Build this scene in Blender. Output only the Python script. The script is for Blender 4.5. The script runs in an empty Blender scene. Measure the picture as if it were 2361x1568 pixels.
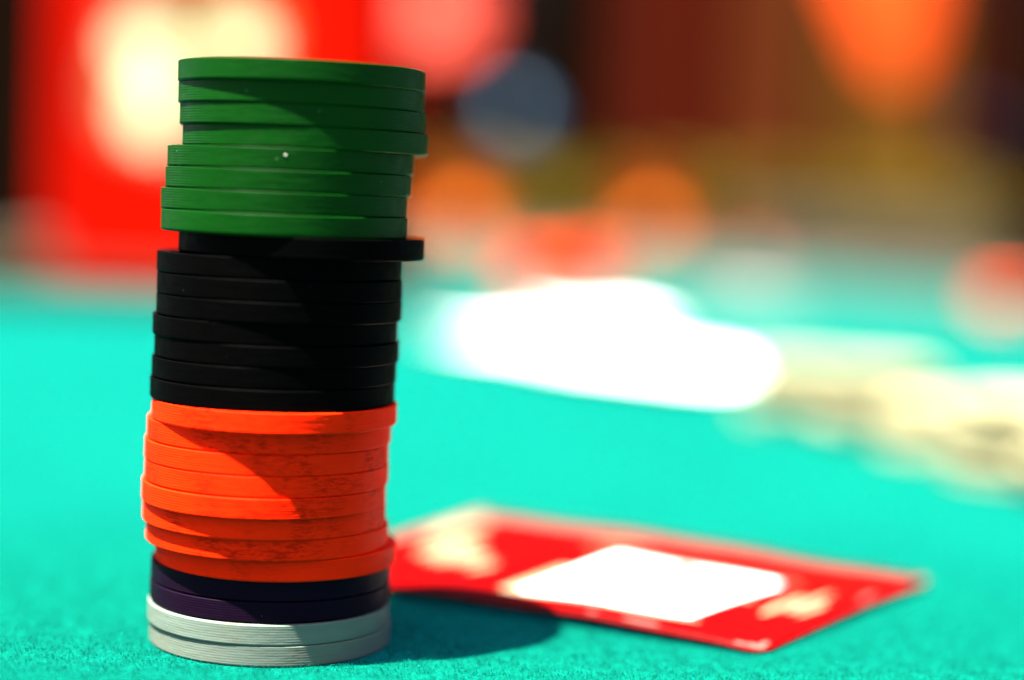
import bpy, bmesh, math, random
from mathutils import Vector, Matrix, noise as mnoise
random.seed(7)
MM = 0.001
S = bpy.context.scene
COL = S.collection

# ------------------------------------------------------------------ camera
F_PX, PW, PH = 4226.8, 2361.0, 1568.0          # focal length in pixels of a 2361x1568 picture
PITCH, ROLL = 0.0794, 0.0411                    # camera looks 4.5 deg down, rolled 2.4 deg
CAM = Vector((0.0, -0.29537, 0.07396))
cam_data = bpy.data.cameras.new("camera")
cam = bpy.data.objects.new("camera", cam_data)
COL.objects.link(cam)
S.camera = cam
cam_data.sensor_width = 36.0
cam_data.lens = F_PX / PW * 36.0
cam_data.clip_start = 0.01
cam_data.clip_end = 200.0
cam_rot = Matrix.Rotation(math.pi / 2 - PITCH, 4, 'X') @ Matrix.Rotation(ROLL, 4, 'Z')
cam.matrix_world = Matrix.Translation(CAM) @ cam_rot
cam_data.dof.use_dof = True
cam_data.dof.focus_distance = 0.283
cam_data.dof.aperture_fstop = 3.35
cam_data.dof.aperture_blades = 0

# ------------------------------------------------------------------ sky and sun
SUN_TO = Vector((-26.0, -16.0, 92.6)).normalized()       # direction towards the sun
elev = math.asin(SUN_TO.z)
azim = math.atan2(SUN_TO.x, SUN_TO.y)                     # clockwise from +Y
world = bpy.data.worlds.new("World")
S.world = world
world.use_nodes = True
wn = world.node_tree.nodes
bg = wn["Background"]
sky = wn.new("ShaderNodeTexSky")
sky.sky_type = 'NISHITA'
sky.sun_disc = False
sky.air_density = 0.4
sky.dust_density = 1.6
sky.ozone_density = 0.3
sky.sun_elevation = elev
sky.sun_rotation = azim
world.node_tree.links.new(sky.outputs[0], bg.inputs[0])
bg.inputs[1].default_value = 0.05
sun_data = bpy.data.lights.new("sun", 'SUN')
sun_data.energy = 5.0
sun_data.angle = math.radians(0.53)
sun_data.color = (1.0, 0.95, 0.86)
sun = bpy.data.objects.new("sun", sun_data)
COL.objects.link(sun)
sun.rotation_euler = (-SUN_TO).to_track_quat('-Z', 'Y').to_euler()
sun.location = SUN_TO * 3

S.view_settings.view_transform = 'Standard'
S.view_settings.look = 'None'
S.view_settings.exposure = 3.5
S.view_settings.gamma = 1.0
S.view_settings.use_curve_mapping = False
S.render.resolution_x, S.render.resolution_y = 1024, 680


# ------------------------------------------------------------------ pixels to points
def ray(px, py):
    u, v = px - PW / 2, py - PH / 2
    d = Vector((u / F_PX, -v / F_PX, -1.0))
    return (cam_rot.to_3x3() @ d)


def on_plane(px, py, z=0.0):
    d = ray(px, py)
    return CAM + d * ((z - CAM.z) / d.z)


def at_y(px, py, y):
    d = ray(px, py)
    return CAM + d * ((y - CAM.y) / d.y)


# ------------------------------------------------------------------ helpers
def obj(name, bm, mat, parent=None, smooth=True):
    me = bpy.data.meshes.new(name)
    bm.to_mesh(me)
    bm.free()
    if smooth:
        for p in me.polygons:
            p.use_smooth = True
    if mat:
        me.materials.append(mat)
    o = bpy.data.objects.new(name, me)
    COL.objects.link(o)
    if parent:
        o.parent = parent
    return o


def tag(o, label=None, cat=None, group=None, kind=None):
    if label: o['label'] = label
    if cat: o['category'] = cat
    if group: o['group'] = group
    if kind: o['kind'] = kind
    return o


def empty(name, loc=(0, 0, 0), rz=0.0):
    o = bpy.data.objects.new(name, None)
    o.empty_display_size = 0.02
    COL.objects.link(o)
    o.location = loc
    o.rotation_euler = (0, 0, rz)
    return o


def bm_lathe(prof, seg, closed_caps=True, rfun=None):
    """prof: list of (r, z); r == 0 ends become poles."""
    bm = bmesh.new()
    rings = []
    for i, (r, z) in enumerate(prof):
        if r < 1e-9:
            rings.append([bm.verts.new((0, 0, z))])
        else:
            ring = []
            for k in range(seg):
                a = 2 * math.pi * k / seg
                rr, zz = (r, z) if rfun is None else rfun(i, a, r, z)
                ring.append(bm.verts.new((rr * math.cos(a), rr * math.sin(a), zz)))
            rings.append(ring)
    for A, B in zip(rings, rings[1:]):
        if len(A) == 1 and len(B) == 1:
            continue
        for k in range(seg):
            j = (k + 1) % seg
            if len(A) == 1:
                bm.faces.new((A[0], B[j], B[k]))
            elif len(B) == 1:
                bm.faces.new((A[k], A[j], B[0]))
            else:
                bm.faces.new((A[k], A[j], B[j], B[k]))
    bm.normal_update()
    return bm


def bm_box(bm, c, s, bevel=0.0, rot=None):
    r = bmesh.ops.create_cube(bm, size=1.0)
    vs = r['verts']
    bmesh.ops.scale(bm, vec=Vector(s), verts=vs)
    if bevel:
        es = list({e for v in vs for e in v.link_edges})
        q = bmesh.ops.bevel(bm, geom=es, offset=bevel, segments=2, affect='EDGES', profile=0.5)
        vs = list({v for f in q['faces'] for v in f.verts} | {v for v in vs if v.is_valid})
    if rot:
        bmesh.ops.rotate(bm, cent=(0, 0, 0), matrix=rot, verts=vs)
    bmesh.ops.translate(bm, vec=Vector(c), verts=vs)


def bm_tube(bm, pts, rad, seg=8):
    rings = []
    for i, p in enumerate(pts):
        t = (pts[min(i + 1, len(pts) - 1)] - pts[max(i - 1, 0)]).normalized()
        up = Vector((0, 0, 1)) if abs(t.z) < 0.9 else Vector((1, 0, 0))
        a = t.cross(up).normalized()
        b = t.cross(a)
        rr = rad[i] if isinstance(rad, (list, tuple)) else rad
        rings.append([bm.verts.new(p + (a * math.cos(2 * math.pi * k / seg) + b * math.sin(2 * math.pi * k / seg)) * rr)
                      for k in range(seg)])
    for A, B in zip(rings, rings[1:]):
        for k in range(seg):
            bm.faces.new((A[k], A[(k + 1) % seg], B[(k + 1) % seg], B[k]))
    bm.faces.new(rings[0])
    bm.faces.new(rings[-1])
    bmesh.ops.recalc_face_normals(bm, faces=bm.faces)


# ------------------------------------------------------------------ materials
class NT:
    def __init__(self, name):
        self.m = bpy.data.materials.new(name)
        self.m.use_nodes = True
        self.t = self.m.node_tree
        self.b = self.t.nodes["Principled BSDF"]

    def n(self, kind, **kw):
        nd = self.t.nodes.new(kind)
        for k, v in kw.items():
            if k.startswith('_'):
                nd.inputs[k[1:].replace('_', ' ')].default_value = v
            else:
                setattr(nd, k, v)
        return nd

    def l(self, a, b):
        self.t.links.new(a, b)

    def coords(self, scale):
        tc = self.n("ShaderNodeTexCoord")
        mp = self.n("ShaderNodeMapping")
        mp.inputs["Scale"].default_value = scale
        self.l(tc.outputs["Object"], mp.inputs["Vector"])
        oi = self.n("ShaderNodeObjectInfo")
        ad = self.n("ShaderNodeVectorMath", operation='ADD')
        sc = self.n("ShaderNodeMath", operation='MULTIPLY')
        sc.inputs[1].default_value = 37.0
        self.l(oi.outputs["Random"], sc.inputs[0])
        self.l(mp.outputs[0], ad.inputs[0])
        self.l(sc.outputs[0], ad.inputs[1])
        return ad.outputs[0]

    def noise(self, vec, scale, detail=3.0, rough=0.55):
        x = self.n("ShaderNodeTexNoise")
        x.inputs["Scale"].default_value = scale
        x.inputs["Detail"].default_value = detail
        x.inputs["Roughness"].default_value = rough
        self.l(vec, x.inputs["Vector"])
        return x.outputs["Fac"]

    def ramp(self, fac, stops):
        r = self.n("ShaderNodeValToRGB")
        els = r.color_ramp.elements
        while len(els) > 1:
            els.remove(els[-1])
        els[0].position, els[0].color = stops[0][0], (*stops[0][1], 1)
        for p, c in stops[1:]:
            e = els.new(p)
            e.color = (*c, 1)
        self.l(fac, r.inputs[0])
        return r.outputs[0]

    def mix(self, fac, a, b, blend='MIX'):
        m = self.n("ShaderNodeMix", data_type='RGBA', blend_type=blend)
        for sock, v in ((m.inputs[0], fac), (m.inputs[6], a), (m.inputs[7], b)):
            if isinstance(v, (int, float)):
                sock.default_value = v
            elif isinstance(v, tuple):
                sock.default_value = (*v, 1)
            else:
                self.l(v, sock)
        return m.outputs[2]

    def bump(self, h, strength, dist):
        b = self.n("ShaderNodeBump")
        b.inputs["Strength"].default_value = strength
        b.inputs["Distance"].default_value = dist
        self.l(h, b.inputs["Height"])
        self.l(b.outputs[0], self.b.inputs["Normal"])

    def set(self, **kw):
        for k, v in kw.items():
            s = self.b.inputs[k.replace('_', ' ')]
            if isinstance(v, (int, float)):
                s.default_value = v
            elif isinstance(v, tuple):
                s.default_value = (*v, 1) if len(v) == 3 else v
            else:
                self.l(v, s)
        return self


BK, WH = (0, 0, 0), (1, 1, 1)


def chip_material(name, col, rough, speck=0.0, grime=None, spec=0.5, speckcol=(0.8, 0.8, 0.7), sss=None):
    t = NT(name)
    v1 = t.coords((1, 1, 1))
    vs = t.coords((1, 1, 4.0))
    c = t.mix(t.noise(vs, 160, 4), tuple(x * 0.82 for x in col), tuple(min(1, x * 1.18) for x in col))
    oi = t.n('ShaderNodeObjectInfo')
    c = t.mix(oi.outputs['Random'], t.mix(1.0, c, (0.86, 0.86, 0.86), 'MULTIPLY'), c)
    sc = t.ramp(t.noise(t.coords((1, 1, 9.0)), 330, 5, 0.75), [(0.60, BK), (0.72, WH)])
    c = t.mix(sc, c, t.mix(0.3, c, tuple(min(1.0, x * 2.2 + 0.002) for x in col)))
    if grime:
        big = t.ramp(t.noise(t.coords((1, 1, 0.35)), 95, 2), [(0.47, BK), (0.62, WH)])
        small = t.ramp(t.noise(t.coords((1, 1, 4.5)), 520, 5, 0.75), [(0.45, BK), (0.60, WH)])
        c = t.mix(t.mix(1.0, big, small, 'MULTIPLY'), c, t.mix(0.7, c, grime))
    if speck:
        vo = t.n("ShaderNodeTexVoronoi", feature='F1')
        vo.inputs["Scale"].default_value = 1100
        t.l(v1, vo.inputs["Vector"])
        d = t.ramp(vo.outputs["Distance"], [(0.06, WH), (0.17, BK)])
        sx = t.n("ShaderNodeSeparateColor")
        t.l(vo.outputs["Color"], sx.inputs[0])
        sel = t.ramp(sx.outputs[0], [(1 - speck, BK), (min(0.999, 1 - speck + 0.01), WH)])
        c = t.mix(t.mix(1.0, d, sel, 'MULTIPLY'), c, speckcol)
    r = t.ramp(t.noise(v1, 400, 3), [(0.3, (rough - 0.08,) * 3), (0.7, (rough + 0.1,) * 3)])
    t.set(Base_Color=c, Roughness=r, Specular_IOR_Level=spec)
    if sss:
        t.set(Subsurface_Weight=1.0, Subsurface_Scale=sss)
        t.b.inputs['Subsurface Radius'].default_value = (1.0, 0.012, 0.004)
    t.bump(t.noise(t.coords((1, 1, 5.0)), 700, 4, 0.65), 0.35, 0.00006)
    return t.m


M = {}
M['green'] = chip_material('green_plastic', (0.00069, 0.0249, 0.00098), 0.45, 0.014, None, 0.04, (0.10, 0.16, 0.09))
M['black'] = chip_material('black_plastic', (0.00045, 0.00035, 0.00035), 0.5, 0.02, None, 0.010, (0.012, 0.010, 0.008))
M['orange'] = chip_material('orange_plastic', (0.95, 0.0145, 0.0008), 0.55, 0.0, (0.22, 0.003, 0.0004), 0.015)
M['purple'] = chip_material('purple_plastic', (0.00396, 0.00092, 0.00528), 0.5, 0.02, None, 0.03)
M['white'] = chip_material('white_plastic', (0.08558, 0.11114, 0.08814), 0.5, 0.0, (0.10, 0.09, 0.06), 0.1)
M['orange_far'] = chip_material('orange_plastic_far', (0.95, 0.051, 0.0024), 0.55, 0.0, None, 0.02)
M['cream'] = chip_material('cream_plastic', (0.20167, 0.18498, 0.09971), 0.6, 0.0, None, 0.1)


def felt_material(name, k=1.0):
    t = NT(name)
    v = t.n("ShaderNodeTexCoord").outputs["Object"]
    fine = t.noise(v, 1500, 4, 0.7)
    mid = t.noise(v, 260, 4, 0.6)
    big = t.noise(v, 14, 3)
    c = t.mix(t.ramp(fine, [(0.36, BK), (0.66, WH)]), (0.0002 * k, 0.047 * k, 0.0270 * k), (0.0006 * k, 0.106 * k, 0.0710 * k))
    c = t.mix(t.ramp(mid, [(0.38, BK), (0.62, WH)]), t.mix(1.0, c, (0.66, 0.70, 0.70), 'MULTIPLY'), c)
    c = t.mix(t.ramp(big, [(0.35, BK), (0.65, WH)]), t.mix(1.0, c, (0.84, 0.86, 0.88), 'MULTIPLY'), c)
    t.set(Base_Color=c, Roughness=0.95, Specular_IOR_Level=0.01,
          Sheen_Weight=1.0, Sheen_Roughness=0.13, Sheen_Tint=(0.01, 0.97, 0.88))
    t.bump(fine, 0.9, 0.00035)
    return t.m


M['felt'] = felt_material('teal_felt')


def simple(name, col, rough=0.5, var=0.15, scale=60, spec=0.2, bump=0.0, **kw):
    t = NT(name)
    v = t.coords((1, 1, 1))
    c = t.mix(t.noise(v, scale, 4), tuple(x * (1 - var) for x in col), tuple(min(1, x * (1 + var)) for x in col))
    t.set(Base_Color=c, Roughness=rough, Specular_IOR_Level=spec, **kw)
    if bump:
        t.bump(t.noise(v, scale * 4, 4), 0.5, bump)
    return t.m


M['rail'] = simple('grey_padded_vinyl', (0.033, 0.02706, 0.01716), 0.6, 0.15, 40, 0.1, 0.0008)
M['table_leg'] = simple('dark_table_metal', (0.03, 0.03, 0.03), 0.4)
M['card_red'] = simple('glossy_red_print', (0.11718, 0.00018, 9e-05), 0.35, 0.12, 90, 0.012, 0.0003, Coat_Weight=0.0, Coat_Roughness=0.18)
M['card_white'] = simple('white_print', (0.82, 0.80, 0.74), 0.3, 0.03)
M['card_cream'] = simple('pale_cream_print_and_glow', (0.17472, 0.12096, 0.0672), 0.45, 0.25, 300, 0.1)
M['haze_grey'] = simple('pale_haze_card', (0.16, 0.155, 0.14), 0.6, 0.05, 60, 0.05)  # for the card added to stand for pale haze further back
M['card_dark'] = simple('dark_edge_strip', (0.002, 0.001, 0.001), 0.6, 0.2, 60, 0.02)  # dark strips along the far and near card edges
M['paper'] = simple('white_paper_card', (0.86, 0.86, 0.84), 0.5, 0.03)
M['tub_red'] = simple('red_painted_tin', (0.27, 0.0024, 0.00054), 0.7, 0.06, 20, 0.0)
M['speck'] = simple('dried_white_speck', (0.336, 0.3276, 0.2856), 0.6)

# ------------------------------------------------------------------ ground
bm = bmesh.new()
bmesh.ops.create_grid(bm, x_segments=2, y_segments=2, size=30)
ground_mat = simple('dry_lawn', (0.06, 0.07, 0.02), 0.9, 0.4, 9, 0.2, 0.01)
g = obj('ground', bm, ground_mat)
g.location = (0, 10, -0.75)
tag(g, kind='structure')

# ------------------------------------------------------------------ table
TX, THW, TY0, TY1 = 0.02, 0.40, -0.75, 1.20       # stadium: half width, y of the two end centres


def stadium(off, n=40):
    r = THW + off
    pts = []
    for k in range(n + 1):
        a = math.pi * k / n
        pts.append((TX + r * math.cos(a), TY1 + r * math.sin(a)))
    for k in range(n + 1):
        a = math.pi + math.pi * k / n
        pts.append((TX + r * math.cos(a), TY0 + r * math.sin(a)))
    return pts


table = empty('poker_table', (TX, 0.2, -0.75))
tag(table, 'poker table covered in bright teal felt with a grey padded rail', 'table')


def add_part(o, root):
    o.parent = root
    o.matrix_parent_inverse = root.matrix_basis.inverted()
    return o


bm = bmesh.new()
pts = stadium(0.0)
top = [bm.verts.new((x, y, 0)) for x, y in pts]
bot = [bm.verts.new((x, y, -0.03)) for x, y in pts]
bm.faces.new(top)
bm.faces.new(list(reversed(bot)))
for k in range(len(pts)):
    j = (k + 1) % len(pts)
    bm.faces.new((top[k], bot[k], bot[j], top[j]))
bmesh.ops.recalc_face_normals(bm, faces=bm.faces)
add_part(obj('felt_top', bm, M['felt'], smooth=False), table)
# padded rail: an arched strip that follows the edge
bm = bmesh.new()
prof = [(-0.002, -0.03), (-0.002, 0.002), (0.006, 0.010), (0.022, 0.015), (0.045, 0.015), (0.061, 0.009),
        (0.068, -0.004), (0.066, -0.022), (0.055, -0.034)]
loops = [[bm.verts.new((x, y, z)) for x, y in stadium(o)] for o, z in prof]
for A, B in zip(loops, loops[1:] + loops[:1]):
    for k in range(len(A)):
        j = (k + 1) % len(A)
        bm.faces.new((A[k], A[j], B[j], B[k]))
bmesh.ops.recalc_face_normals(bm, faces=bm.faces)
add_part(obj('padded_rail', bm, M['rail']), table)
for lx, ly in ((-0.26, 1.15), (0.30, 1.15), (-0.26, -0.7), (0.30, -0.7)):
    bm = bmesh.new()
    bm_box(bm, (lx, ly, -0.39), (0.05, 0.05, 0.72), 0.004)
    add_part(obj('leg', bm, M['table_leg']), table)

# short felt fibres around the stack, where the lens is sharp
bm = bmesh.new()
rnd = random.Random(3)
verts, faces = [], []
for i in range(150000):
    x, y = rnd.uniform(-0.12, 0.13), rnd.uniform(-0.06, 0.11)
    if rnd.random() < (y - 0.0) / 0.11:
        continue
    if (x + 0.0376) ** 2 + y * y < 0.0197 ** 2:
        continue
    a = rnd.uniform(0, 2 * math.pi)
    ln = rnd.uniform(0.0003, 0.0011)
    w = 0.000028
    dx, dy = math.cos(a), math.sin(a)
    h = rnd.uniform(0.00008, 0.00065)
    b = len(verts)
    px_, py_ = -dy * w, dx * w
    for s, hz in ((0, -0.00002), (0.5, h), (1.0, h * rnd.uniform(-0.1, 1.2))):
        bend = rnd.uniform(-0.2, 0.2) * ln * s
        cx_, cy_ = x + dx * ln * s - dy * bend, y + dy * ln * s + dx * bend
        verts += [(cx_ - px_, cy_ - py_, hz), (cx_ + px_, cy_ + py_, hz + w)]
    faces += [(b, b + 1, b + 3, b + 2), (b + 2, b + 3, b + 5, b + 4)]
me = bpy.data.meshes.new('felt_fuzz')
me.from_pydata(verts, [], faces)
me.materials.append(M['felt'])
fz = bpy.data.objects.new('felt_fuzz', me)
COL.objects.link(fz)
add_part(fz, table)
fz['kind'] = 'stuff'
bm.free()

# ------------------------------------------------------------------ the stack of chips
CHIPS = [('green', -34.92, -2.16), ('green', -34.97, -1.38), ('green', -34.67, -1.3), ('green', -34.18, -1.15),
         ('green', -36.28, -2.04), ('green', -36.41, -2.46), ('green', -36.94, -2.88), ('green', -36.75, -3.3),
         ('black', -33.97, -2.92), ('black', -37.47, -2.1), ('black', -37.29, -2.52), ('black', -37.29, -2.54),
         ('black', -37.86, -2.2), ('black', -37.51, -2.23), ('black', -37.86, -2.15), ('black', -38.0, -2.42),
         ('orange', -37.49, -3.04), ('orange', -38.42, -1.56), ('orange', -38.69, -1.78), ('orange', -38.59, -1.8),
         ('orange', -38.9, -2.22), ('orange', -38.86, -1.34), ('orange', -38.37, -0.8), ('orange', -37.03, 0.28),
         ('purple', -37.8, 1.06), ('purple', -37.85, 0.84), ('white', -37.88, -0.08), ('white', -37.57, 0.0)]
CT, CR = 3.308, 19.5
RIDGE = {'green': 0.036, 'black': 0.010, 'orange': 0.028, 'purple': 0.020, 'white': 0.015}


def chip_mesh(seed, ridge, seg=192, nr=7, thick=CT + 0.012, rad=CR, wear=0.03):
    rnd = random.Random(seed)
    ch, cb_ = 0.13, 0.42
    prof = [(0, 0.0), (rad * 0.6, 0.0), (rad - cb_ - 0.25, 0.0)]
    for k in range(4):
        a = math.pi / 2 * k / 3
        prof.append((rad - cb_ + cb_ * math.sin(a), cb_ - cb_ * math.cos(a)))
    z0, z1 = cb_, thick - ch
    n = nr * 4
    if ridge <= 0:
        n = 2
    for k in range(1, n):
        prof.append((rad - ridge * 0.5 * (1 - math.cos(2 * math.pi * k * nr / n)), z0 + (z1 - z0) * k / n))
    for k in range(4):
        a = math.pi / 2 * k / 3
        prof.append((rad - ch + ch * math.cos(a), z1 + ch * math.sin(a)))
    prof += [(rad - ch - 0.25, thick), (rad * 0.6, thick), (0, thick)]
    off = rnd.uniform(0, 100)
    nicks = [(rnd.uniform(0, 2 * math.pi), rnd.choice((0, 1)), rnd.uniform(0.015, 0.04), rnd.uniform(0.03, 0.10)) for _ in range(9)]

    def rf(i, a, r, z):
        if r < rad - 1.0:
            return r, z
        q = mnoise.noise(Vector((math.cos(a) * 6 + off, math.sin(a) * 6, z * 1.5))) * wear * 0.5
        q += mnoise.noise(Vector((math.cos(a) * 45 + off, math.sin(a) * 45, z * 3))) * wear * 0.35
        for na, up, w, d in nicks:
            da = abs((a - na + math.pi) % (2 * math.pi) - math.pi)
            e = abs(z - (thick if up else 0.0))
            if da < w * 2 and e < 0.5:
                q -= d * math.exp(-(da / w) ** 2 * 2) * (1 - e / 0.5)
        return r + q, z
    bm = bm_lathe(prof, seg, rfun=rf)
    bmesh.ops.scale(bm, vec=(MM, MM, MM), verts=bm.verts)
    return bm


ORD = ['topmost', 'second', 'third', 'fourth', 'fifth', 'sixth', 'seventh', 'lowest']
LABELS = []
for i in range(8):
    LABELS.append('topmost green chip, the very top of the tall chip stack' if i == 0 else
                  'lowest green chip, resting on the black chips of the tall stack' if i == 7 else
                  '%s green chip from the top of the tall stack' % ORD[i])
for i in range(8):
    LABELS.append('black chip shoved sideways right under the green chips of the tall stack' if i == 0 else
                  'lowest black chip, resting on the orange chips of the tall stack' if i == 7 else
                  '%s black chip counting down from the green chips in the tall stack' % ORD[i])
for i in range(8):
    LABELS.append('topmost orange chip, right under the black chips of the tall stack' if i == 0 else
                  'lowest orange chip, resting on the dark purple chips of the tall stack' if i == 7 else
                  '%s orange chip counting down from the black chips in the tall stack' % ORD[i])
LABELS += ['upper dark purple chip, right under the orange chips of the tall stack',
           'lower dark purple chip, resting on the white chips of the tall stack',
           'upper white chip, right under the dark purple chips of the tall stack',
           'bottom white chip of the tall stack, lying on the felt']
stack_objs = []
for i, (c, x, y) in enumerate(CHIPS):
    n = 27 - i
    rg = RIDGE[c]
    if c == 'green' and i in (0, 7):
        rg = 0.008
    o = obj('poker_chip', chip_mesh(100 + i, rg), M[c])
    o.location = (x * MM, y * MM, n * CT * MM)
    r2 = random.Random(500 + i)
    o.rotation_euler = (0, 0, r2.uniform(0, 6.28))
    tag(o, LABELS[i], 'poker chip', 'chips of the tall stack')
    stack_objs.append(o)
bpy.context.view_layer.update()
# the dried white fleck on the side of the fifth green chip, with the scratch below it
ch = stack_objs[4]
a = math.atan2(-0.985, 0.075)
loc = Vector((CHIPS[4][1] * MM + math.cos(a) * 19.5 * MM, CHIPS[4][2] * MM + math.sin(a) * 19.5 * MM, (23 * CT + 2.25) * MM))
bm = bmesh.new()
bmesh.ops.create_icosphere(bm, subdivisions=2, radius=0.00017)
for v in bm.verts:
    v.co *= 1 + 0.25 * mnoise.noise(v.co * 4000)
sp = obj('dried_fleck', bm, M['speck'])
sp.location = loc
sp.parent = ch
sp.matrix_parent_inverse = ch.matrix_world.inverted()

# ------------------------------------------------------------------ the glossy red card
P00, P10 = Vector((43.0, 0.5, 0.25)), Vector((85.0, 63.0, 0.9))       # corner towards the lens, right corner
P11, P01 = Vector((-4.8, 108.0, 2.6)), Vector((-43.0, 42.0, 1.2))     # far corner, corner behind the stack


def card_point(u, v):
    """u along the long side (0 = end away from the stack), v across; millimetres."""
    p = P00 * (1 - u) * (1 - v) + P10 * (1 - u) * v + P01 * u * (1 - v) + P11 * u * v
    z = 1.7 * math.sin(math.pi * u) * (0.55 + 0.45 * math.cos(v * 2.2)) + 0.5 * math.sin(3.1 * v) * (1 - u)
    z += 0.22 * math.sin(9 * u + 3 * v) + 0.12 * math.sin(23 * u - 7 * v)
    return Vector((p.x, p.y, p.z + max(z, 0.0)))


def card_normal(u, v):
    e = 1e-3
    return (card_point(u + e, v) - card_point(u - e, v)).cross(card_point(u, v + e) - card_point(u, v - e)).normalized()


def card_patch(inside, nu, nv, lift, thick, u0=0.0, u1=1.0, v0=0.0, v1=1.0):
    """A thin slab that follows the card's surface; inside(u, v) maps the patch grid."""
    bm = bmesh.new()
    tops, bots = {}, {}
    for i in range(nu + 1):
        for j in range(nv + 1):
            u, v = inside(i / nu, j / nv)
            p = card_point(u, v)
            n = card_normal(u, v)
            if n.z < 0:
                n = -n
            tops[i, j] = bm.verts.new((p + n * (lift + thick)) * MM)
            bots[i, j] = bm.verts.new((p + n * lift) * MM)
    for i in range(nu):
        for j in range(nv):
            bm.faces.new((tops[i, j], tops[i + 1, j], tops[i + 1, j + 1], tops[i, j + 1]))
            bm.faces.new((bots[i, j], bots[i, j + 1], bots[i + 1, j + 1], bots[i + 1, j]))
    rim = [(i, 0) for i in range(nu)] + [(nu, j) for j in range(nv)] + [(i, nv) for i in range(nu, 0, -1)] + [(0, j) for j in range(nv, 0, -1)]
    for k in range(len(rim)):
        a_, b_ = rim[k], rim[(k + 1) % len(rim)]
        bm.faces.new((tops[a_], bots[a_], bots[b_], tops[b_]))
    bmesh.ops.recalc_face_normals(bm, faces=bm.faces)
    return bm


def rounded(i, j, r=0.03, asp=1.45):
    """Unit square with its corners pulled in a little."""
    u, v = i, j
    for cu, cv in ((0, 0), (1, 0), (0, 1), (1, 1)):
        du, dv = abs(u - cu), abs(v - cv) / asp
        if du < r and dv < r:
            q = Vector((r - du, r - dv))
            m = max(q.x, q.y)
            if q.length > 1e-9 and m > 0:
                q = q * (m / q.length)
            du, dv = r - q.x, r - q.y
            u = du if cu == 0 else 1 - du
            v = dv * asp if cv == 0 else 1 - dv * asp
    return u, v


card = empty('red_card', (0.02, 0.05, 0))
tag(card, 'glossy bent red card with a white panel, lying beside the tall chip stack', 'card')
add_part(obj('card_body', card_patch(lambda i, j: rounded(i, j), 60, 44, 0.0, 0.55), M['card_red']), card)
add_part(obj('white_panel', card_patch(lambda i, j: (0.185 + 0.345 * i, 0.14 + 0.50 * j), 24, 20, 0.5505, 0.024), M['card_white']), card)


def blob(cu, cv, ru, rv, seed, rot=0.0):
    def f(i, j):
        x, y = 2 * i - 1, 2 * j - 1
        # square to disc
        xx, yy = x * math.sqrt(1 - y * y / 2), y * math.sqrt(1 - x * x / 2)
        k = 1 + 0.28 * mnoise.noise(Vector((xx * 1.6 + seed, yy * 1.6, seed)))
        xx, yy = xx * k, yy * k
        c, s = math.cos(rot), math.sin(rot)
        return cu + ru * (xx * c - yy * s), cv + rv * (xx * s + yy * c)
    return f


def frame_strip(u0, u1, v0, v1, mat, name, lift=0.5504, th=0.010):
    add_part(obj(name, card_patch(lambda i, j: (u0 + (u1 - u0) * i, v0 + (v1 - v0) * j), 30, 2, lift, th), M[mat]), card)


M['glint_scuff'] = simple('glint_and_scuff_pale', (0.13, 0.055, 0.045), 0.5, 0.5, 1500, 0.1)  # pale spots: a painted glint at the corner, scuffs along the edges
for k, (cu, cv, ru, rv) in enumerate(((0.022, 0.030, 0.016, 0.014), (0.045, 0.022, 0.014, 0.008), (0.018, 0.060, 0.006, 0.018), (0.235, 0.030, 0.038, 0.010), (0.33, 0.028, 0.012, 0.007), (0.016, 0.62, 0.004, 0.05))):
    add_part(obj('glint_scuff_spot', card_patch(blob(cu, cv, ru, rv, k + 40.7), 10, 10, 0.5506, 0.012 + 0.002 * k), M['glint_scuff']), card)
frame_strip(0.158, 0.56, 0.112, 0.672, 'card_cream', 'panel_glow_border')  # cream border paints the soft glow around the white panel
frame_strip(0.02, 0.98, 0.935, 0.995, 'card_dark', 'edge_line')
frame_strip(0.035, 0.965, 0.008, 0.020, 'card_dark', 'edge_line')
pr = random.Random(21)
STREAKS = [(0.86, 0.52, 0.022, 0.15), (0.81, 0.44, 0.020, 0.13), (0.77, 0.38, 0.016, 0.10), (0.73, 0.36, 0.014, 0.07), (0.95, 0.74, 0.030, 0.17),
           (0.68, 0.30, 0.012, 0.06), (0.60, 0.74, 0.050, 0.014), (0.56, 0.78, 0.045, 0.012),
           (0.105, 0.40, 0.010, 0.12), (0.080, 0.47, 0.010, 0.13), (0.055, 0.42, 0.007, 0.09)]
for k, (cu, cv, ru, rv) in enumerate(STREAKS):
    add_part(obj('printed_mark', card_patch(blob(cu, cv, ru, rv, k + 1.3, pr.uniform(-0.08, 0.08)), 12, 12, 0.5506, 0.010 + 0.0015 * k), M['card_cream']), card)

# ------------------------------------------------------------------ white cards on the felt
white_spots = [((1195, 788), 0.063, 0.088, 0.55, 0.0, 'white card at the end of the overlapping row, farthest from the cream chips'),
               ((1300, 810), 0.063, 0.088, 0.80, 0.0011, 'white card in the overlapping row, second from the orange chip side'),
               ((1430, 840), 0.063, 0.088, 0.62, 0.0022, 'white card in the overlapping row, second from the cream chips'),
               ((1515, 866), 0.063, 0.088, 0.74, 0.0033, 'topmost white card of the overlapping row, right beside the cream chips'),
               ((1380, 772), 0.063, 0.088, 0.20, 0.0044, 'white card lying across the back of the overlapping row of white cards'),
               ((1700, 692), 0.063, 0.088, 0.30, 0.0, 'pale grey card added as soft haze over the felt nearer the far rail')]


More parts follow.
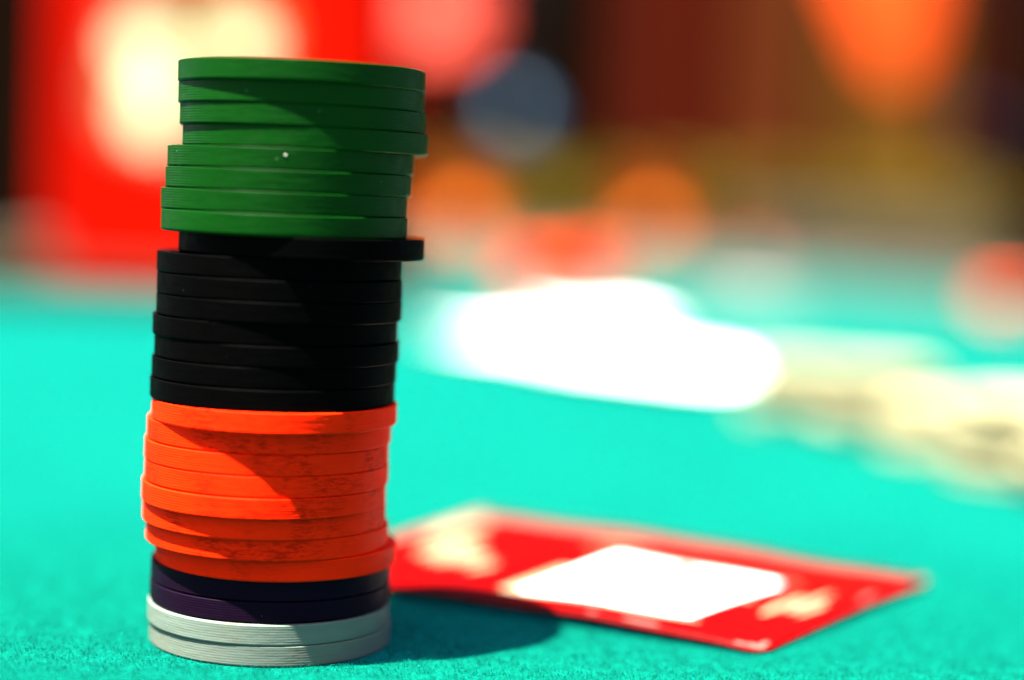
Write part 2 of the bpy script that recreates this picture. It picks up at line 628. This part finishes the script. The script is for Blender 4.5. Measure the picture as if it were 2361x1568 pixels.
def sheet(w, h, th, bend):
    bm = bmesh.new()
    n = 10
    T, B = {}, {}
    for i in range(n + 1):
        for j in range(n + 1):
            x, y = (i / n - 0.5) * w, (j / n - 0.5) * h
            z = bend * (2 * i / n - 1) ** 2 + 0.0003
            T[i, j] = bm.verts.new((x, y, z + th))
            B[i, j] = bm.verts.new((x, y, z))
    for i in range(n):
        for j in range(n):
            bm.faces.new((T[i, j], T[i + 1, j], T[i + 1, j + 1], T[i, j + 1]))
            bm.faces.new((B[i, j], B[i, j + 1], B[i + 1, j + 1], B[i + 1, j]))
    rim = [(i, 0) for i in range(n)] + [(n, j) for j in range(n)] + [(i, n) for i in range(n, 0, -1)] + [(0, j) for j in range(n, 0, -1)]
    for k in range(len(rim)):
        a_, b_ = rim[k], rim[(k + 1) % len(rim)]
        bm.faces.new((T[a_], B[a_], B[b_], T[b_]))
    bmesh.ops.recalc_face_normals(bm, faces=bm.faces)
    return bm


for (px, py), w, h, rz, z, lab in white_spots:
    p = on_plane(px, py)
    o = obj('white_or_haze_card', sheet(w, h, 0.0006, 0.002), M['paper' if 'white' in lab else 'haze_grey'])
    o.location = (p.x, p.y, z)
    o.rotation_euler = (0, 0, rz)
    tag(o, lab, 'card', 'white cards on the felt')

# ------------------------------------------------------------------ chips further back on the felt
low = {}
for c in ('cream', 'orange'):
    b_ = chip_mesh(9, 0.0, 48, 2)
    low[c] = obj('poker_chip', b_, M['orange_far' if c == 'orange' else c])
used = set()


def pile(c, px, py, n, label, group, jit=0.0016, seed=0, base=None):
    p = base if base is not None else on_plane(px, py)
    r = random.Random(seed)
    for k in range(n):
        o = low[c] if c not in used else low[c].copy()
        if c in used:
            COL.objects.link(o)
        used.add(c)
        o.location = (p.x + r.uniform(-jit, jit), p.y + r.uniform(-jit, jit), k * CT * MM)
        o.rotation_euler = (0, 0, r.uniform(0, 6.28))
        tag(o, label, 'poker chip', group)


CREAM = [(1850, 960, 6, 'in the pile right beside the white cards'), (2015, 1000, 7, 'in the second pile from the white cards'),
         (2180, 1045, 5, 'in the low third pile from the white cards'), (2350, 1100, 7, 'in the fourth pile from the white cards'),
         (2530, 1155, 6, 'in the last pile of the cream row')]
for k, (px, py, n, w) in enumerate(CREAM):
    pile('cream', px, py, n, 'cream chip ' + w, 'cream chips ' + w, jit=0.003, seed=k + 1)
pile('orange', 1245, 680, 8, 'orange chip in the blurred pile behind the end of the white cards', 'orange chips in the pile behind the end of the white cards', seed=4)
pile('orange', 1350, 678, 9, 'orange chip in the blurred pile behind the middle of the white cards', 'orange chips in the pile behind the middle of the white cards', seed=6)
pile('orange', 2325, 730, 6, 'orange chip in the blurred pile by the side rail', 'orange chips in the pile by the side rail', seed=5)

# ------------------------------------------------------------------ big red carton on the far part of the table
CY = 0.88
ca, cb = at_y(95, 640, CY), at_y(852, 640, CY)
CW = cb.x - ca.x
TRAY_T = 0.010
bm = bmesh.new()
bm_box(bm, (0, 0, TRAY_T / 2 + 0.0002), (0.30, 0.24, TRAY_T), 0.003)
for c_, s_ in (((0, -0.117, 0.009), (0.30, 0.006, 0.0172)), ((0, 0.117, 0.009), (0.30, 0.006, 0.0172)),
               ((-0.147, 0, 0.009), (0.006, 0.228, 0.0168)), ((0.147, 0, 0.009), (0.006, 0.228, 0.0168))):
    bm_box(bm, c_, s_, 0.0015)
tray = obj('serving_tray', bm, simple('grey_brown_tray', (0.02584, 0.0156, 0.00725), 0.6, 0.15, 40, 0.05), smooth=False)
tray.location = ((ca.x + cb.x) / 2 - 0.02, CY + 0.03, 0)
tag(tray, 'flat grey tray on the felt under the big red carton', 'tray')
carton = empty('red_carton', ((ca.x + cb.x) / 2, CY, TRAY_T), math.radians(-7))
tag(carton, 'big red carton with pale yellow print, standing behind the tall chip stack', 'carton')
CH = 0.29
bm = bmesh.new()
bm_box(bm, (0, 0.055, CH / 2 + 0.0005), (CW, 0.11, CH), 0.003)
obj('box_body', bm, M['tub_red'], carton, smooth=False)
bm = bmesh.new()
for sx in (-1, 1):
    bm_box(bm, (sx * CW * 0.25, 0.055, CH + 0.0012), (CW * 0.49, 0.108, 0.0012), 0.0003)
obj('lid_flap', bm, M['tub_red'], carton, smooth=False)
PRINT = [simple('salmon_print', (0.10018, 0.02605, 0.01202), 0.5, 0.1, 30, 0.2), simple('yellow_print', (0.12523, 0.07383, 0.00991), 0.5, 0.15, 30, 0.2),
         simple('ivory_print', (0.59823, 0.57712, 0.3415), 0.5, 0.03, 30, 0.2)]
cinv = Matrix.Translation(carton.location) @ Matrix.Rotation(math.radians(-7), 4, 'Z')
cinv = cinv.inverted()


def print_patch(px, py, rx, ry, mi, layer, power=2.6, seed=0):
    """A flat printed shape on the carton's front, centred where the given pixel meets it."""
    p = cinv @ at_y(px, py, CY)
    k = (CY - CAM.y) / F_PX
    bm = bmesh.new()
    y0 = -0.0002 - 0.0002 * layer
    ring = []
    for i in range(48):
        a = 2 * math.pi * i / 48
        c_, s_ = math.cos(a), math.sin(a)
        q = (abs(c_) ** power + abs(s_) ** power) ** (-1 / power)
        q *= 1 + 0.16 * mnoise.noise(Vector((c_ * 1.3 + seed, s_ * 1.3, seed * 2.0)))
        ring.append((p.x + rx * k * q * c_, p.z + ry * k * q * s_))
    ring = [(min(max(x, -CW / 2 + .004), CW / 2 - .004), min(z, CH - .004)) for x, z in ring]
    A = [bm.verts.new((x, y0, z)) for x, z in ring]
    B = [bm.verts.new((x, 0.0008, z)) for x, z in ring]
    bm.faces.new(A)
    for i in range(48):
        j = (i + 1) % 48
        bm.faces.new((A[i], B[i], B[j], A[j]))
    bmesh.ops.recalc_face_normals(bm, faces=bm.faces)
    obj('printed_patch', bm, PRINT[mi], carton, smooth=False)


print_patch(430, 150, 195, 215, 0, 0, 3.5, 1)
print_patch(345, 170, 95, 165, 1, 1, 2.5, 2)
print_patch(545, 90, 95, 110, 1, 1, 2.5, 3)
print_patch(330, 108, 62, 56, 2, 2, 2.2, 4)
print_patch(345, 245, 58, 78, 2, 2, 2.2, 5)
print_patch(555, 105, 60, 52, 2, 2, 2.2, 6)

# ------------------------------------------------------------------ wooden fence beyond the table
FY = 2.6
fence = empty('wooden_fence', (0, FY, -0.75))
tag(fence, 'wooden fence of upright boards in mixed browns behind the table', 'fence')


def wood(name, col):
    t = NT(name)
    v = t.coords((1, 1, 0.08))
    c = t.mix(t.noise(v, 55, 5, 0.6), tuple(x * 0.6 for x in col), tuple(x * 1.35 for x in col))
    t.set(Base_Color=c, Roughness=0.8, Specular_IOR_Level=0.01)
    t.bump(t.noise(v, 90, 4), 0.5, 0.001)
    return t.m


W_DARK = wood('dark_stained_wood', (0.00396, 0.00165, 0.00066))
W_RED = wood('red_brown_wood', (0.04208, 0.00421, 0.0014))
W_BROWN = wood('mid_brown_wood', (0.0561, 0.0132, 0.0033))
W_GOLD = wood('golden_wood', (0.0693, 0.02772, 0.00396))
PWID = 0.1


def plank_mat(px):
    if px < 120: return W_DARK
    if px < 420: return W_BROWN
    if px < 960: return W_RED
    if px < 1240: return W_DARK
    if px < 1430: return W_DARK
    if px < 1620: return W_RED
    if px < 1830: return W_BROWN
    if px < 2160: return W_GOLD
    if px < 2250: return W_RED
    return W_DARK


plank_mesh = {}
for k in range(-22, 24):
    x = k * PWID
    px = PW / 2 + x / (FY - CAM.y) * F_PX
    m = plank_mat(px) if -300 < px < 2700 else (W_RED, W_BROWN, W_DARK, W_GOLD)[(k * 7) % 4]
    if m.name not in plank_mesh:
        bm = bmesh.new()
        bm_box(bm, (0, 0, 0.85), (PWID + 0.012, 0.02, 1.70), 0.002)
        plank_mesh[m.name] = obj('board', bm, m, smooth=False)
        o = plank_mesh[m.name]
    else:
        o = plank_mesh[m.name].copy()
        COL.objects.link(o)
    o.parent = fence
    o.location = (x, 0.011 * (1 if k % 2 else -1), 0)
for z in (0.35, 1.35):
    bm = bmesh.new()
    bm_box(bm, (0.05, 0.042, z), (4.6, 0.04, 0.08), 0.003)
    obj('cross_rail', bm, W_DARK, fence, smooth=False)

# two posts that carry the bunting line
PY = 2.35
lp, rp = at_y(-15, 300, PY).x, at_y(2340, 300, PY).x
posts = []
for x, lab in ((lp, 'dark wooden post standing in front of the fence on the red carton side'),
               (rp, 'dark wooden post standing in front of the fence beside the orange pennant')):
    o = empty('wooden_post', (x, PY, -0.75))
    bm = bmesh.new()
    bm_box(bm, (0, 0, 0.74), (0.075, 0.075, 1.48), 0.004)
    obj('shaft', bm, W_DARK, o, smooth=False)
    bm = bmesh.new()
    bm_box(bm, (0, 0, 1.492), (0.095, 0.095, 0.025), 0.004)
    obj('cap', bm, W_DARK, o, smooth=False)
    tag(o, lab, 'post', 'posts carrying the line')
    posts.append(o)


def line_pt(x):
    s = (x - lp) / (rp - lp)
    return Vector((x, PY, 0.60 - 0.10 * 4 * s * (1 - s)))


bm = bmesh.new()
bm_tube(bm, [line_pt(lp + (rp - lp) * k / 24) for k in range(25)], 0.0022, 6)
tag(obj('hanging_line', bm, simple('cord', (0.25, 0.22, 0.18), 0.8)), 'thin cord strung between the two dark wooden posts', 'cord')

# orange pennant, point down, blown towards the table
pc = at_y(2012, 0, PY)
tip = at_y(2012, 205, PY)
lc = line_pt(pc.x)
bm = bmesh.new()
n = 14
Tn = {}
for i in range(n + 1):
    for j in range(n + 1):
        s, q = i / n, j / n * 2 - 1
        hw = 0.098 * (1 - s) ** 0.55 + 0.004
        x = lc.x + q * hw
        z = line_pt(x).z * (1 - s) + tip.z * s
        y = PY - 0.20 * s - 0.02 * math.sin(s * 3) * (1 - q * q)
        Tn[i, j] = bm.verts.new((x, y, z))
for i in range(n):
    for j in range(n):
        bm.faces.new((Tn[i, j], Tn[i, j + 1], Tn[i + 1, j + 1], Tn[i + 1, j]))
bmesh.ops.solidify(bm, geom=bm.faces[:], thickness=0.0012)
tag(obj('pennant', bm, simple('orange_cloth', (0.363, 0.0363, 0.0033), 0.9, 0.06, 60, 0.05)), 'orange triangular pennant hanging point down from the cord', 'pennant')


def balloon(px, py, rad, col, lab, y=PY, squash=1.12):
    p = at_y(px, py, y)
    o = empty('balloon', (p.x, y, p.z))
    m = simple('balloon_rubber_' + lab.split()[0], col, 0.3, 0.05, 20)
    prof = []
    for k in range(25):
        a = -math.pi / 2 + math.pi * k / 24
        prof.append((max(0.0, rad * math.cos(a)) if 0 < k < 24 else 0.0, rad * squash * math.sin(a) * (1.0 if a < 0 else 1.12)))
    obj('balloon_skin', bm_lathe(prof, 40), m, o)
    zt = rad * squash * 1.12
    obj('knot', bm_lathe([(0, zt - 0.003), (0.004, zt - 0.001), (0.003, zt + 0.004), (0.008, zt + 0.012), (0, zt + 0.012)], 16), m, o)
    top = line_pt(p.x).z - p.z
    if top > zt + 0.012:
        bm = bmesh.new()
        bm_tube(bm, [Vector((0, 0, zt + 0.008)), Vector((0, 0, top))], 0.0012, 6)
        obj('string', bm, m, o)
    tag(o, lab, 'balloon', 'balloons on the cord')


# round pleated rosette added to stand for a blurred highlight, tilted towards the sun
rc = at_y(1005, 28, PY)
ros = empty('highlight_rosette', (rc.x, PY - 0.03, rc.z))
ros.rotation_euler = (math.radians(-38), 0, 0)
tag(ros, 'round salmon pink rosette added as a blurred highlight, hanging from the cord', 'rosette')
RR = 0.074
ros_m = simple('salmon_highlight', (0.61875, 0.0825, 0.05362), 0.8, 0.05, 40, 0.1)
bm = bmesh.new()
N_ = 60
inner = [bm.verts.new((0.012 * math.cos(6.2832 * k / N_), 0, 0.012 * math.sin(6.2832 * k / N_))) for k in range(N_)]
outer = [bm.verts.new((RR * math.cos(6.2832 * k / N_), 0.0035 * (1 if k % 2 else -1), RR * math.sin(6.2832 * k / N_))) for k in range(N_)]
for k in range(N_):
    j = (k + 1) % N_
    bm.faces.new((inner[k], inner[j], outer[j], outer[k]))
bmesh.ops.solidify(bm, geom=bm.faces[:], thickness=0.0006)
obj('highlight_pleated_disc', bm, ros_m, ros, smooth=False)
b_ = bm_lathe([(0, -0.005), (0.012, -0.005), (0.014, -0.002), (0.014, 0.002), (0.012, 0.005), (0, 0.005)], 24)
bmesh.ops.rotate(b_, cent=(0, 0, 0), matrix=Matrix.Rotation(math.pi / 2, 3, 'X'), verts=b_.verts)
obj('highlight_centre_button', b_, ros_m, ros)
bm = bmesh.new()
ro_top = Matrix.Rotation(math.radians(-38), 3, 'X') @ Vector((0, 0, RR - 0.004))
top_w = line_pt(rc.x) - Vector((rc.x, PY - 0.03, rc.z))
inv_ = Matrix.Rotation(math.radians(38), 3, 'X')
bm_tube(bm, [inv_ @ ro_top, inv_ @ top_w], 0.0012, 6)
obj('string', bm, ros_m, ros)


balloon(1190, 292, 0.034, (0.013, 0.044, 0.080), 'pale blue balloon hanging low between the fence and table')
balloon(2250, 310, 0.024, (0.022, 0.017, 0.04), 'lavender balloon hanging beside the dark post')

# ------------------------------------------------------------------ planters with flowers between table and fence
leaf_m = simple('olive_leaf', (0.05056, 0.0325, 0.00183), 0.7, 0.4, 30, 0.03)
stone_m = simple('grey_stone', (0.03787, 0.03434, 0.02625), 0.85, 0.2, 25, 0.05, 0.002)
soil_m = simple('dark_soil', (0.03, 0.02, 0.012), 0.95)
fl_or = simple('orange_petal', (0.64, 0.104, 0.008), 0.7, 0.1, 60, 0.05)
fl_pk = simple('pink_petal', (0.429, 0.0858, 0.0726), 0.7, 0.1, 60, 0.05)


def planter(px0, px1, py_top, y, lab):
    a, b = at_y(px0, py_top, y), at_y(px1, py_top, y)
    zt = (a.z + b.z) / 2
    cx, w = (a.x + b.x) / 2, b.x - a.x
    o = empty('stone_planter', (cx, y, -0.75))
    H_ = zt + 0.75
    bm = bmesh.new()
    for c_, s_ in (((0, -0.09, H_ / 2), (w, 0.03, H_)), ((0, 0.09, H_ / 2), (w, 0.03, H_)),
                   ((-w / 2 + 0.015, 0, H_ / 2), (0.03, 0.15, H_ - 0.004)), ((w / 2 - 0.015, 0, H_ / 2), (0.03, 0.15, H_ - 0.004))):
        bm_box(bm, c_, s_, 0.004)
    obj('trough', bm, stone_m, o, smooth=False)
    bm = bmesh.new()
    bm_box(bm, (0, 0, (H_ - 0.03) / 2), (w - 0.062, 0.148, H_ - 0.03))
    obj('soil', bm, soil_m, o, smooth=False)
    tag(o, lab, 'planter', 'stone planters behind the table')
    return cx, w, zt


def bush(cx, y, z0, wx, hz, lab, seed, nleaf=900, flowers=()):
    r = random.Random(seed)
    o = empty('flowering_bush', (cx, y, z0))
    bm = bmesh.new()
    for _ in range(nleaf):
        a, e, q = r.uniform(0, 6.283), r.uniform(-0.1, 1.0), r.random() ** 0.4
        c_ = Vector((math.cos(a) * wx * q * math.sqrt(max(0, 1 - e * e * .6)), math.sin(a) * 0.075 * q, 0.01 + hz * max(0.0, e) * q))
        u = Vector((r.uniform(-1, 1), r.uniform(-1, 1), r.uniform(-.3, 1))).normalized()
        w_ = u.orthogonal().normalized()
        ln, wd = r.uniform(0.012, 0.028), r.uniform(0.004, 0.009)
        vs = [bm.verts.new(c_), bm.verts.new(c_ + u * ln * .5 + w_ * wd), bm.verts.new(c_ + u * ln), bm.verts.new(c_ + u * ln * .5 - w_ * wd)]
        bm.faces.new(vs)
    obj('crown', bm, leaf_m, o, smooth=False)
    for _ in range(5):
        bm = bmesh.new()
        x_ = r.uniform(-.6, .6) * wx
        bm_tube(bm, [Vector((x_ * .5, 0, -0.03)), Vector((x_ * .8, r.uniform(-.02, .02), hz * .4)), Vector((x_, r.uniform(-.03, .03), hz * .8))],
                [.004, .003, .0015], 5)
        obj('stem', bm, leaf_m, o)
    for fx, fz, fr, m in flowers:
        bm = bmesh.new()
        for ring, nn in ((1.0, 11), (0.7, 9), (0.4, 7)):
            for k in range(nn):
                a = 6.283 * k / nn + ring
                d = Vector((math.cos(a), -0.35 - 0.5 * (1 - ring), math.sin(a) + 0.35)).normalized()
                sd = d.cross(Vector((0, 1, 0.3))).normalized()
                c_ = Vector((0, -0.004 * (1 - ring), 0))
                L_ = fr * ring
                vs = [bm.verts.new(c_), bm.verts.new(c_ + d * L_ * .6 + sd * L_ * .28), bm.verts.new(c_ + d * L_), bm.verts.new(c_ + d * L_ * .6 - sd * L_ * .28)]
                bm.faces.new(vs)
        f_ = obj('flower', bm, m, o, smooth=False)
        f_.location = (fx, -0.08, fz)
    tag(o, lab, 'bush', 'bushes in the planters')


QY = 2.05
cx, w, zt = planter(900, 1660, 560, QY, 'long grey stone planter with orange flowers, in front of the fence')
mpp = (QY - CAM.y) / F_PX
for k, (px, lab) in enumerate(((1060, 'olive bush with one orange flower, in the planter end by the tall stack'),
                               (1290, 'flowerless olive bush between two flowering ones in the long planter'),
                               (1510, 'olive bush with an orange flower and a pink flower in the long planter'))):
    x = at_y(px, 500, QY).x
    fl = {0: [(0.0, 0.075, 0.048, fl_or)], 1: [], 2: [(-0.015, 0.078, 0.042, fl_or), (0.11, 0.03, 0.03, fl_pk)]}[k]
    bush(x, QY, zt - 0.03, 0.10, 0.118, lab, 40 + k, 1500, fl)
cx, w, zt = planter(1700, 2260, 500, QY + 0.02, 'taller grey stone planter below the orange pennant')
for k, (px, lab) in enumerate(((1840, 'low olive bush in the taller planter, next to the long planter'),
                               (2120, 'low olive bush in the taller planter, next to the dark post'))):
    bush(at_y(px, 500, QY).x, QY + 0.02, zt - 0.03, 0.12, 0.075, lab, 60 + k, 1200)
